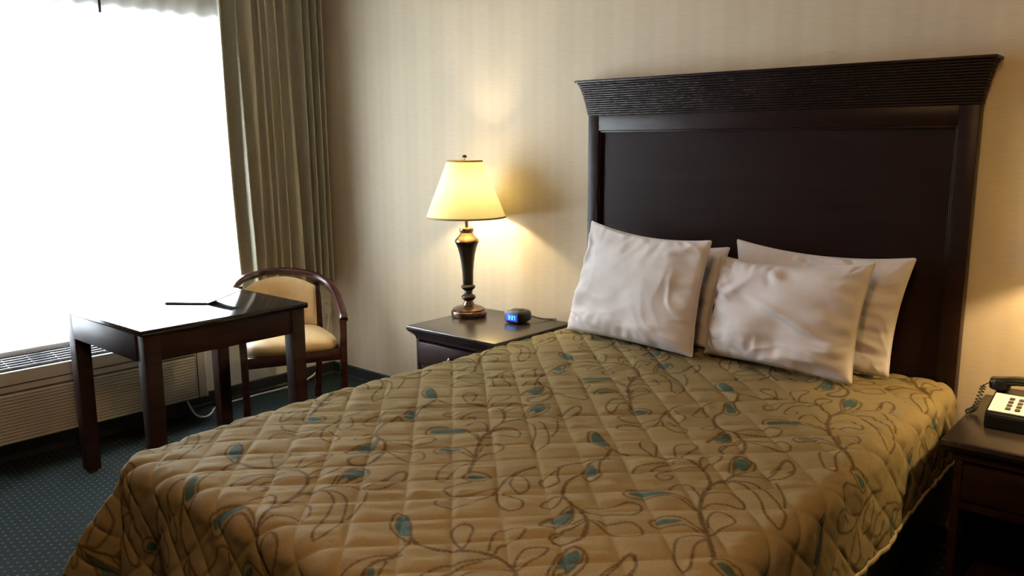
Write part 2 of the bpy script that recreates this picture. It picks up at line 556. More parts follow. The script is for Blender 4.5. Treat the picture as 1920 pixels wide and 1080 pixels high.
# ------------------------------------------------------------------ air conditioner under the window
def air_conditioner():
    y0, y1 = -2.07, -0.975
    root = thing('air_conditioner', 'beige through-wall air conditioner with louvered front under the window', 'air conditioner', (0.1, (y0+y1)/2, 0.0))
    oy = (y0+y1)/2; ox = 0.1
    def P(a): return (a[0]-ox, a[1]-oy, a[2])
    zb = 0.118
    # housing: profile in x,z extruded in y
    prof = [(0.014, zb), (0.185, zb), (0.20, zb+0.012), (0.20, 0.438), (0.193, 0.4475), (0.178, 0.4505), (0.014, 0.4785)]
    bm = bmesh.new(); add_prism(bm, [(a-ox, b) for a, b in prof], 'y', y0-oy, y1-oy)
    bm_obj('housing', bm, MAT['ac_beige'], root, True, math.radians(40))
    # foot recess below
    box('base_plinth', P((0.016, y0+0.02, 0.0)), P((0.06, y1-0.02, zb+0.001)), MAT['ac_dark'], root, 0.0)
    # white bright front lip
    sweep('front_lip', [P((0.188, y0+0.005, 0.4485)), P((0.188, y1-0.26, 0.4485))], 0.020, 0.008, MAT['ac_white'], root, 10, 3)
    # side strip
    box('side_trim', P((0.02, y1-0.001, zb)), P((0.195, y1+0.012, 0.44)), MAT['ac_white'], root, 0.004)
    # top grille tray + slats
    def ztop(x): return 0.4505+(0.178-x)/0.178*0.03
    g0, g1 = y0+0.03, y1-0.25
    nsl = 6
    bm = bmesh.new()
    add_prism(bm, [(0.012-ox, ztop(0.012)+0.001), (0.176-ox, ztop(0.176)+0.001), (0.176-ox, ztop(0.176)+0.004), (0.012-ox, ztop(0.012)+0.004)], 'y', g0-oy, g1-oy)
    bm_obj('grille_well', bm, MAT['ac_dark'], root)
    for k in range(nsl):
        x = 0.022+k*0.0275
        box('grille_slat', P((x, g0, ztop(x)+0.002)), P((x+0.012, g1, ztop(x)+0.011)), MAT['ac_grille'], root, 0.002)
    for k in range(8):
        y = g0+0.05+k*0.105
        bm = bmesh.new()
        add_prism(bm, [(0.014-ox, ztop(0.014)+0.003), (0.174-ox, ztop(0.174)+0.003), (0.174-ox, ztop(0.174)+0.009), (0.014-ox, ztop(0.014)+0.009)], 'y', y-oy, y+0.006-oy)
        bm_obj('grille_rib', bm, MAT['ac_grille'], root)
    # front panel outline (rounded groove) and louvers
    pz0, pz1, py0, py1 = zb+0.004, 0.392, y0+0.085, y1-0.045
    pts = [(py0, pz0), (py0, pz1-0.03), (py0+0.01, pz1-0.008), (py0+0.03, pz1), (py1-0.03, pz1), (py1-0.01, pz1-0.008), (py1, pz1-0.03), (py1, pz0)]
    path = [Vector(P((0.2005, a, b))) for a, b in pts]
    sweep('panel_groove', path, 0.005, 0.004, MAT['ac_dark'], root, 8, 2.0, up=Vector((1, 0, 0)))
    nl = 15
    box('louver_shade_board', P((0.1985, py0+0.010, pz0+0.004)), P((0.2006, py1-0.010, pz1-0.030)), MAT['ac_shadow'], root, 0)  # flat darker board, painted shade between the louvers
    for k in range(nl):
        z = pz0+0.010+k*(pz1-pz0-0.045)/nl
        bm = bmesh.new()
        add_prism(bm, [(0.1990-ox, z), (0.2085-ox, z), (0.2025-ox, z+0.0105), (0.1990-ox, z+0.0105)], 'y', py0+0.014-oy, py1-0.014-oy)
        bm_obj('louver', bm, MAT['ac_beige'], root)
air_conditioner()

cord = sweep('power_cord', catmull([(0.13, -1.06, 0.115), (0.17, -1.035, 0.03), (0.19, -0.99, 0.008), (0.15, -0.93, 0.006), (0.09, -0.88, 0.006), (0.055, -0.8, 0.006), (0.05, -0.55, 0.006), (0.05, -0.36, 0.006), (0.035, -0.22, 0.02), (0.025, -0.13, 0.07), (0.022, -0.07, 0.22), (0.026, -0.047, 0.34), (0.030, -0.046, 0.398)], 8), 0.011, 0.011, MAT['ac_white'], None, 8)
tag(cord, 'white air conditioner cord running along the dark baseboard', 'cord')

outlet = thing('wall_outlet', 'white wall outlet with plug behind the armchair arm', 'outlet', (0.0, -0.046, 0.435), PI/2)
box('cover_plate', (-0.036, -0.008, -0.058), (0.036, -0.0005, 0.058), MAT['ac_white'], outlet, 0.003)
box('plug', (-0.018, -0.045, -0.035), (0.016, -0.007, 0.01), MAT['ac_white'], outlet, 0.006)
for zz in (0.028,):
    for xx in (-0.008, 0.006):
        box('slot', (xx, -0.0086, zz-0.006), (xx+0.003, -0.0078, zz+0.006), MAT['ac_dark'], outlet, 0)

# ------------------------------------------------------------------ writing table
def table():
    x0, x1, y0, y1, zt = 0.395, 1.149, -1.727, -0.971, 0.748
    root = thing('writing_table', 'square dark wood table standing beside the window', 'table', ((x0+x1)/2, (y0+y1)/2, 0))
    hx, hy = (x1-x0)/2, (y1-y0)/2
    box('tabletop', (-hx, -hy, zt-0.024), (hx, hy, zt), MAT['wood_top'], root, 0.006, 3)
    ins = 0.014; lw = 0.066
    for sx in (-1, 1):
        for sy in (-1, 1):
            bm = bmesh.new()
            cx = sx*(hx-ins-lw/2); cy = sy*(hy-ins-lw/2)
            add_box(bm, (cx-lw/2, cy-lw/2, 0), (cx+lw/2, cy+lw/2, zt-0.0245), 0.003)
            for v in bm.verts:
                if v.co.z < 0.3:
                    v.co.x = cx+(v.co.x-cx)*0.9; v.co.y = cy+(v.co.y-cy)*0.9
            bm_obj('leg', bm, MAT['wood'], root, True, math.radians(35))
    a = hx-ins-lw; b = hy-ins-lw; ap = 0.108
    for s in (-1, 1):
        box('apron', (-a-0.001, s*(hy-ins-0.006)-0.011, zt-0.024-ap), (a+0.001, s*(hy-ins-0.006)+0.0, zt-0.0245) if s > 0 else (a+0.001, s*(hy-ins-0.006)+0.011, zt-0.0245), MAT['wood'], root, 0.002)
        box('apron', (s*(hx-ins-0.006)-(0.011 if s > 0 else 0), -b-0.001, zt-0.024-ap), (s*(hx-ins-0.006)+(0 if s > 0 else 0.011), b+0.001, zt-0.0245), MAT['wood'], root, 0.002)
table()

def folder():
    a = Vector((0.682, -1.403)); b = Vector((0.840, -1.287))
    d = (b-a).normalized(); ang = math.atan2(d.y, d.x)
    root = thing('open_folder', 'thin dark menu folder lying half open on the writing table', 'folder', (b.x, b.y, 0.7485), ang)
    L = 0.196; D = 0.09
    box('back_cover', (-L, 0, 0.0), (0.0, D, 0.005), MAT['binding'], root, 0.0015)
    box('page', (-L+0.006, 0.004, 0.0055), (-0.004, D-0.006, 0.0075), MAT['paper'], root, 0)
    box('spine', (-0.004, 0.0, 0.0), (0.004, D, 0.006), MAT['binding'], root, 0.0015)
    w = 0.125
    for nm, z0, z1, m, ra in (('front_cover', 0.0, 0.003, 'binding', -0.385), ('leaf', 0.0034, 0.0044, 'paper', -0.385)):
        bm = bmesh.new(); add_box(bm, (0.004, 0.0, z0), (w, D, z1), 0.0008)
        bmesh.ops.rotate(bm, verts=bm.verts[:], cent=(0.004, 0, 0.002), matrix=Matrix.Rotation(ra, 3, 'Y'))
        bm_obj(nm, bm, MAT[m], root)
folder()

# ------------------------------------------------------------------ armchair
def armchair():
    f = Vector((0.907, -0.421)); A = Vector((0.600, -0.975)); B = Vector((0.804, -0.535))
    Mid = (A+B)/2; c = Mid-0.23*f
    root = thing('armchair', 'dark wood armchair with rounded back and tan upholstered seat', 'armchair', (c.x, c.y, 0), math.atan2(f.y, f.x))
    W = MAT['wood_chair']
    # front legs rise to carry the arms
    for s in (-1, 1):
        bm = bmesh.new()
        path = [Vector((0.225, s*0.247, 0.0)), Vector((0.225, s*0.247, 0.2)), Vector((0.225, s*0.248, 0.38)), Vector((0.223, s*0.250, 0.48)), Vector((0.215, s*0.252, 0.548))]
        add_sweep(bm, path, lambda t: 0.034+0.004*t, lambda t: 0.034+0.004*t, 12, Vector((1, 0, 0)), 5)
        bm_obj('leg', bm, W, root, True, math.radians(40))
    for s in (-1, 1):
        bm = bmesh.new()
        path = catmull([(-0.285, s*0.20, 0.0), (-0.245, s*0.205, 0.18), (-0.215, s*0.21, 0.36), (-0.205, s*0.212, 0.42)], 6)
        add_sweep(bm, path, 0.034, 0.036, 12, Vector((1, 0, 0)), 5)
        bm_obj('leg', bm, W, root, True, math.radians(40))
    # back stiles between seat and crest
    for s in (-1, 1):
        bm = bmesh.new()
        path = catmull([(-0.205, s*0.212, 0.40), (-0.212, s*0.212, 0.52), (-0.212, s*0.208, 0.625), (-0.208, s*0.205, 0.69)], 5)
        add_sweep(bm, path, 0.036, 0.034, 12, Vector((1, 0, 0)), 5)
        bm_obj('back_stile', bm, W, root, True, math.radians(40))
    # continuous crest and arm rail
    half = [(0.232, 0.255, 0.548), (0.205, 0.258, 0.566), (0.10, 0.268, 0.600), (-0.03, 0.272, 0.645), (-0.13, 0.252, 0.685), (-0.205, 0.195, 0.722), (-0.245, 0.10, 0.745)]
    pts = half + [(-0.258, 0.0, 0.752)] + [(x, -y, z) for x, y, z in half[::-1]]
    bm = bmesh.new()
    add_sweep(bm, catmull(pts, 8), lambda t: 0.043, lambda t: 0.038, 14, Vector((0, 0, 1)), 3.2)
    bm_obj('crest_and_arm_rail', bm, W, root, True, math.radians(50))
    # seat rails
    box('seat_rail', (0.212, -0.232, 0.338), (0.236, 0.232, 0.395), W, root, 0.004)
    box('seat_rail', (-0.225, -0.2, 0.338), (-0.205, 0.2, 0.395), W, root, 0.004)
    for s in (-1, 1):
        bm = bmesh.new()
        add_sweep(bm, [Vector((-0.21, s*0.208, 0.3665)), Vector((0.215, s*0.245, 0.3665))], 0.022, 0.057, 12, Vector((0, 0, 1)), 6)
        bm_obj('seat_rail', bm, W, root, True, math.radians(40))
    # seat cushion: domed, rounded
    n = 48; rings = 14
    bm = bmesh.new(); prev = None
    def contour(k, sc):
        a = 2*PI*k/n
        cx, sy = math.cos(a), math.sin(a)
        px = math.copysign(abs(cx)**0.42, cx); py = math.copysign(abs(sy)**0.42, sy)
        x = px*0.222*sc + 0.016; y = py*(0.222+0.016*px)*sc
        return x, y
    prof = [(0.96, 0.392), (1.0, 0.400), (1.015, 0.415), (1.005, 0.432), (0.97, 0.444), (0.9, 0.453), (0.75, 0.461), (0.5, 0.467), (0.25, 0.470)]
    rs = []
    for sc, z in prof:
        rs.append([bm.verts.new((*contour(k, sc), z)) for k in range(n)])
    for P_, Q in zip(rs, rs[1:]):
        for k in range(n): bm.faces.new((P_[k], P_[(k+1) % n], Q[(k+1) % n], Q[k]))
    bm.faces.new(rs[-1]); bm.faces.new(rs[0][::-1])
    bm_obj('seat_cushion', bm, MAT['leather'], root, True)
    # upholstered curved back pad
    nu, nv = 40, 18
    V = np.zeros((nu, nv, 3))
    for i in range(nu):
        u = -1+2*i/(nu-1); a = u*0.92
        for j in range(nv):
            v = j/(nv-1)
            ang = 2*PI*j/nv
            q = math.sin(ang); p = math.cos(ang)
            zt = 0.725-0.055*abs(u)**2.2; zb = 0.445
            z = (zt+zb)/2+(zt-zb)/2*math.copysign(abs(q)**0.55, q)
            th = 0.021*math.sqrt(max(0.0, 1-abs(u)**6))+0.004
            r = 0.205
            x = -0.255+0.065*abs(u)**2.2 + 0.018 + th*p*(abs(p)**0.2)
            y = u*0.192
            V[i, j] = (x, y, z)
    # close ring in v
    me_V = np.concatenate([V, V[:, :1]], 1)
    grid_obj('back_pad', me_V, MAT['leather'], root)
armchair()

# ------------------------------------------------------------------ headboard
def headboard():
    x0, x1, yf = 2.012, 3.566, -0.055
    root = thing('headboard', 'tall dark mahogany headboard with reeded flared crown on the wall', 'headboard', ((x0+x1)/2, 0, 0))
    cx = (x0+x1)/2; h = (x1-x0)/2
    px0, px1, pz = 2.068-cx, 3.505-cx, 1.497
    W = MAT['wood_h']
    zb = 0.30
    box('stile', (-h, yf, zb), (px0, -0.004, 1.563), W, root, 0.002)
    box('stile', (px1, yf, zb), (h, -0.004, 1.563), W, root, 0.002)
    box('top_rail', (px0, yf, pz), (px1, -0.004, 1.563), W, root, 0.002)
    box('panel', (px0-0.001, yf+0.020, zb), (px1+0.001, -0.006, pz+0.001), W, root, 0.0)
    # small bead around the panel
    for s, xx in ((1, px0), (-1, px1)):
        box('panel_bead', (min(xx, xx+s*0.008), yf+0.006, zb), (max(xx, xx+s*0.008), yf+0.022, pz), W, root, 0.002)
    box('panel_bead', (px0+0.008, yf+0.006, pz-0.008), (px1-0.008, yf+0.022, pz), W, root, 0.002)
    # reeded crown: stacked reeds stepping outward along a cove
    n = 15; z0, z1 = 1.563, 1.703
    bm = bmesh.new()
    for k in range(n):
        t = (k+0.5)/n
        fl = 0.042*(1-math.sqrt(max(0, 1-(t*0.96)**2)))*0.55+0.042*t*0.45 + 0.003
        a = z0+(z1-z0)*k/n; b = z0+(z1-z0)*(k+1)/n
        add_box(bm, (-h-fl, yf-fl, a+0.0006), (h+fl, -0.004, b-0.0006), 0.0028, 2)
    bm_obj('crown_reeding', bm, MAT['wood_crown'], root, True, math.radians(40))
    box('crown_cap', (-h-0.045, yf-0.047, z1), (h+0.045, -0.004, z1+0.011), W, root, 0.003)
headboard()

# ------------------------------------------------------------------ bed
BXL, BXR, BYF, BYH, BZ = 1.982, 3.573, -2.205, -0.062, 0.625
bed = thing('bed', 'queen bed mattress on a dark teal box spring under the bedspread', 'bed', ((BXL+BXR)/2, (BYF+BYH)/2, 0))
_c = Vector(((BXL+BXR)/2, (BYF+BYH)/2, 0))
box('mattress', (BXL+0.035-_c.x, BYF+0.035-_c.y, 0.345), (BXR-0.035-_c.x, BYH-0.006-_c.y, BZ-0.024), MAT['mattress'], bed, 0.05, 4)
box('box_spring', (BXL+0.032-_c.x, BYF+0.03-_c.y, 0.10), (BXR-0.032-_c.x, BYH-0.006-_c.y, 0.344), MAT['box_spring'], bed, 0.02, 3)
box('plinth', (BXL+0.09-_c.x, BYF+0.1-_c.y, 0.0), (BXR-0.09-_c.x, BYH-0.01-_c.y, 0.101), MAT['cord_black'], bed, 0.004)

# ---- printed vine motif: one repeat of the cloth, in metres on the bed top
VINES = [
    (0.0062, [(3.024, -1.338), (2.959, -1.283), (2.912, -1.271), (2.924, -1.305), (2.957, -1.334), (3.018, -1.348)]),
    (0.0095, [(3.024, -1.338), (3.086, -1.338), (3.139, -1.306), (3.201, -1.279), (3.268, -1.29), (3.322, -1.348), (3.338, -1.383)]),
    (0.0062, [(3.136, -1.302), (3.079, -1.272), (3.056, -1.243), (3.068, -1.219), (3.095, -1.224), (3.137, -1.295)]),
    (0.0062, [(3.183, -1.269), (3.151, -1.224), (3.143, -1.19), (3.162, -1.163), (3.181, -1.151), (3.194, -1.187), (3.19, -1.244), (3.201, -1.27)]),
    (0.0062, [(3.268, -1.29), (3.247, -1.259), (3.238, -1.216), (3.269, -1.187), (3.279, -1.213), (3.273, -1.255), (3.276, -1.295)]),
    (0.0062, [(3.206, -1.287), (3.178, -1.33), (3.147, -1.387), (3.149, -1.426), (3.164, -1.433), (3.18, -1.406), (3.182, -1.357), (3.2, -1.311)]),
    (0.0062, [(3.265, -1.292), (3.238, -1.315), (3.21, -1.363), (3.212, -1.419), (3.237, -1.429), (3.247, -1.406), (3.236, -1.381), (3.222, -1.397)]),
    (0.0062, [(3.383, -1.52), (3.342, -1.488), (3.284, -1.476), (3.236, -1.497), (3.203, -1.525), (3.205, -1.554), (3.232, -1.569), (3.264, -1.536), (3.29, -1.499), (3.324, -1.494), (3.378, -1.517)]),
    (0.0062, [(3.272, -1.455), (3.278, -1.413), (3.304, -1.406), (3.34, -1.439), (3.362, -1.461)]),
    (0.0115, [(3.338, -1.383), (3.349, -1.431), (3.379, -1.504), (3.417, -1.564), (3.45, -1.605), (3.47, -1.636), (3.488, -1.66), (3.519, -1.701)]),
    (0.0062, [(3.357, -1.445), (3.359, -1.413), (3.392, -1.379), (3.435, -1.403), (3.45, -1.435), (3.417, -1.444), (3.388, -1.468), (3.384, -1.496)]),
    (0.0062, [(3.44, -1.579), (3.417, -1.537), (3.422, -1.501), (3.457, -1.503), (3.476, -1.531), (3.462, -1.573), (3.464, -1.617)]),
    (0.0062, [(3.445, -1.605), (3.4, -1.587), (3.372, -1.58), (3.34, -1.601), (3.331, -1.637), (3.344, -1.654), (3.36, -1.653), (3.39, -1.611), (3.42, -1.609), (3.448, -1.614)]),
    (0.0062, [(3.459, -1.629), (3.437, -1.641), (3.421, -1.67), (3.434, -1.714), (3.465, -1.762), (3.492, -1.78), (3.495, -1.757), (3.478, -1.721), (3.462, -1.675), (3.469, -1.637)]),
    (0.0062, [(3.352, -1.283), (3.311, -1.192), (3.315, -1.153), (3.355, -1.167), (3.372, -1.219), (3.358, -1.277)]),
    (0.0095, [(3.336, -1.379), (3.341, -1.343), (3.354, -1.287)]),
    (0.0062, [(3.356, -1.285), (3.408, -1.246), (3.425, -1.203), (3.411, -1.119), (3.421, -1.099), (3.449, -1.136), (3.46, -1.185), (3.451, -1.221), (3.426, -1.239)]),
    (0.0062, [(3.34, -1.355), (3.367, -1.315), (3.415, -1.323), (3.465, -1.373), (3.512, -1.447), (3.549, -1.473), (3.544, -1.429), (3.526, -1.389), (3.487, -1.345), (3.438, -1.304), (3.395, -1.297), (3.353, -1.316)]),
    (0.0062, [(3.449, -1.251), (3.489, -1.302), (3.52, -1.366)]),
    (0.0062, [(3.192, -1.118), (3.193, -1.07), (3.189, -1.003), (3.223, -1.037), (3.238, -1.084), (3.211, -1.114)]),
    (0.0062, [(3.248, -1.073), (3.254, -1.032), (3.29, -1.079), (3.297, -1.14), (3.268, -1.161), (3.25, -1.146), (3.252, -1.114)]),
    (0.0062, [(3.064, -1.528), (3.047, -1.477), (3.04, -1.456), (3.052, -1.43), (3.079, -1.474), (3.106, -1.5), (3.105, -1.54), (3.073, -1.537)]),
    (0.0095, [(3.026, -1.341), (3.049, -1.412), (3.039, -1.454), (3.063, -1.529), (3.065, -1.577), (3.08, -1.619), (3.107, -1.658), (3.148, -1.682), (3.175, -1.688), (3.206, -1.708), (3.229, -1.733)]),
    (0.0062, [(3.058, -1.394), (3.022, -1.437), (3.006, -1.488), (2.994, -1.531)]),
    (0.0062, [(2.999, -1.531), (3.005, -1.584), (3.011, -1.624), (3.03, -1.642), (3.05, -1.63), (3.051, -1.601), (3.021, -1.57), (2.998, -1.531)]),
    (0.0062, [(3.107, -1.658), (3.093, -1.68), (3.094, -1.719), (3.106, -1.734), (3.124, -1.719), (3.122, -1.69), (3.106, -1.658)]),
    (0.0062, [(3.168, -1.703), (3.161, -1.726), (3.152, -1.774), (3.155, -1.805), (3.175, -1.803), (3.193, -1.767), (3.183, -1.728), (3.169, -1.702)]),
    (0.0062, [(3.226, -1.735), (3.223, -1.782), (3.205, -1.817), (3.211, -1.841), (3.233, -1.848), (3.255, -1.834), (3.257, -1.794), (3.24, -1.75), (3.226, -1.727)]),
    (0.0062, [(3.178, -1.686), (3.189, -1.669), (3.224, -1.632), (3.241, -1.589), (3.269, -1.58), (3.284, -1.604), (3.279, -1.636), (3.242, -1.668), (3.202, -1.687), (3.179, -1.687)]),
    (0.0062, [(3.221, -1.722), (3.275, -1.707), (3.308, -1.675), (3.342, -1.688), (3.352, -1.712), (3.336, -1.735), (3.299, -1.742), (3.26, -1.732), (3.231, -1.727)]),
    (0.0062, [(3.302, -1.967), (3.283, -1.925), (3.268, -1.879), (3.271, -1.851), (3.298, -1.845), (3.315, -1.868), (3.32, -1.901), (3.315, -1.94), (3.305, -1.966)]),
    (0.0062, [(3.381, -1.896), (3.377, -1.837), (3.374, -1.803), (3.39, -1.797), (3.412, -1.821), (3.416, -1.852), (3.415, -1.87)]),
    (0.0062, [(2.845, -1.725), (2.842, -1.696), (2.872, -1.677), (2.902, -1.682), (2.904, -1.712), (2.875, -1.731), (2.847, -1.725)]),
    (0.0062, [(2.956, -1.724), (2.936, -1.785), (2.896, -1.819), (2.863, -1.808), (2.859, -1.777), (2.884, -1.735)]),
    (0.0062, [(2.967, -1.736), (2.976, -1.78), (2.965, -1.838), (2.944, -1.875), (2.912, -1.884), (2.897, -1.856), (2.913, -1.831), (2.947, -1.814)]),
    (0.0062, [(2.974, -1.741), (3.011, -1.78), (3.055, -1.796), (3.072, -1.768), (3.053, -1.744), (3.019, -1.741), (2.988, -1.737)]),
    (0.0062, [(2.949, -1.654), (2.971, -1.69), (3.014, -1.709), (3.015, -1.674), (2.986, -1.645), (2.953, -1.627)]),
    (0.0095, [(2.945, -1.564), (2.934, -1.632), (2.947, -1.688), (2.962, -1.73)])]
TEALS = [
    [(2.924, -1.287), (2.934, -1.267), (2.971, -1.294), (3.011, -1.329), (2.993, -1.338), (2.954, -1.322)],
    [(3.211, -1.538), (3.236, -1.509), (3.277, -1.477), (3.295, -1.482), (3.273, -1.508), (3.231, -1.55)],
    [(3.34, -1.63), (3.347, -1.613), (3.375, -1.591), (3.384, -1.597), (3.363, -1.628), (3.348, -1.638)],
    [(3.319, -1.185), (3.324, -1.162), (3.342, -1.172), (3.357, -1.208), (3.353, -1.232), (3.336, -1.22)],
    [(3.209, -1.077), (3.197, -1.01), (3.223, -1.044), (3.232, -1.083)],
    [(3.069, -1.517), (3.048, -1.464), (3.078, -1.481), (3.099, -1.509), (3.085, -1.524)],
    [(3.162, -1.772), (3.166, -1.733), (3.175, -1.722), (3.188, -1.763), (3.174, -1.782)],
    [(3.296, -1.927), (3.28, -1.89), (3.281, -1.864), (3.299, -1.863), (3.307, -1.894), (3.304, -1.922)],
    [(2.853, -1.718), (2.863, -1.698), (2.896, -1.688), (2.887, -1.718)]]
LAT_A = (0.675, 0.0); LAT_B = (0.035, 0.69)

def raster_cell():
    """distance fields of the motif over one lattice cell, sampled in lattice coordinates"""
    N = 384
    A = np.array(LAT_A); B = np.array(LAT_B)
    ga, gb = np.meshgrid((np.arange(N)+0.5)/N, (np.arange(N)+0.5)/N, indexing='ij')
    X = ga*A[0]+gb*B[0]; Y = ga*A[1]+gb*B[1]
    vine = np.zeros((N, N), np.float32); teal = np.zeros((N, N), np.float32)
    Minv = np.linalg.inv(np.array([A, B]).T)
    def stamp(arr, fn, pts, pad):
        lo = pts.min(0)-pad; hi = pts.max(0)+pad
        cc = [Minv@np.array(p) for p in ((lo[0], lo[1]), (lo[0], hi[1]), (hi[0], lo[1]), (hi[0], hi[1]))]
        cc = np.array(cc)
        for i in range(int(math.floor(cc[:, 0].min())), int(math.floor(cc[:, 0].max()))+1):
            for j in range(int(math.floor(cc[:, 1].min())), int(math.floor(cc[:, 1].max()))+1):
                xx = X+i*A[0]+j*B[0]; yy = Y+i*A[1]+j*B[1]
                msk = (xx > lo[0]) & (xx < hi[0]) & (yy > lo[1]) & (yy < hi[1])
                if msk.any():
                    arr[msk] = np.maximum(arr[msk], fn(xx[msk], yy[msk]))
    for w, pts in VINES:
        P = np.array([(p.x, p.y) for p in catmull([(a, b, 0) for a, b in pts], 6)])
        seg = np.linalg.norm(P[1:]-P[:-1], axis=1); arc = np.concatenate([[0], np.cumsum(seg)])
        def fn(xx, yy, P=P, w=w, arc=arc, seg=seg):
            best = np.full(xx.shape, 9.0); ba = np.zeros(xx.shape)
            for q in range(len(P)-1):
                d = P[q+1]-P[q]; L2 = d@d+1e-12
                t = np.clip(((xx-P[q, 0])*d[0]+(yy-P[q, 1])*d[1])/L2, 0, 1)
                dist = np.hypot(xx-P[q, 0]-t*d[0], yy-P[q, 1]-t*d[1])
                m = dist < best
                best = np.where(m, dist, best); ba = np.where(m, arc[q]+t*seg[q], ba)
            ww = w*(1+0.22*np.sin(ba*2*PI/0.0125))
            return np.clip((ww/2-best)/0.0025+0.5, 0, 1)*0.82
        stamp(vine, fn, P, w+0.006)
    for pts in TEALS:
        P = np.array([(p.x, p.y) for p in catmull([(a, b, 0) for a, b in pts], 5, True)])
        def fn(xx, yy, P=P):
            ins = np.zeros(xx.shape, bool); best = np.full(xx.shape, 9.0)
            n = len(P)
            for q in range(n):
                a = P[q]; b = P[(q+1) % n]
                cond = ((a[1] > yy) != (b[1] > yy)) & (xx < (b[0]-a[0])*(yy-a[1])/(b[1]-a[1]+1e-12)+a[0])
                ins ^= cond
                d = b-a; L2 = d@d+1e-12
                t = np.clip(((xx-a[0])*d[0]+(yy-a[1])*d[1])/L2, 0, 1)
                best = np.minimum(best, np.hypot(xx-a[0]-t*d[0], yy-a[1]-t*d[1]))
            sd = np.where(ins, best, -best)
            return np.clip(sd/0.003+0.5, 0, 1)
        stamp(teal, fn, P, 0.006)
    return vine, teal, Minv

def sample_cell(arr, Minv, U, Vv):
    N = arr.shape[0]
    a = (Minv[0, 0]*U+Minv[0, 1]*Vv) % 1.0; b = (Minv[1, 0]*U+Minv[1, 1]*Vv) % 1.0
    fa = a*N-0.5; fb = b*N-0.5
    i0 = np.floor(fa).astype(int); j0 = np.floor(fb).astype(int)
    ta = fa-i0; tb = fb-j0
    g = lambda i, j: arr[i % N, j % N]
    return (g(i0, j0)*(1-ta)*(1-tb)+g(i0+1, j0)*ta*(1-tb)+g(i0, j0+1)*(1-ta)*tb+g(i0+1, j0+1)*ta*tb)

def smooth_noise(U, W, scale, seed):
    """cheap value noise on arrays"""
    rng = np.random.RandomState(seed); T = rng.rand(128, 128)
    u = U*scale; w = W*scale
    i = np.floor(u).astype(int); j = np.floor(w).astype(int)
    a = u-i; b = w-j; a = a*a*(3-2*a); b = b*b*(3-2*b)
    g = lambda p, q: T[p % 128, q % 128]
    return g(i, j)*(1-a)*(1-b)+g(i+1, j)*a*(1-b)+g(i, j+1)*(1-a)*b+g(i+1, j+1)*a*b-0.5

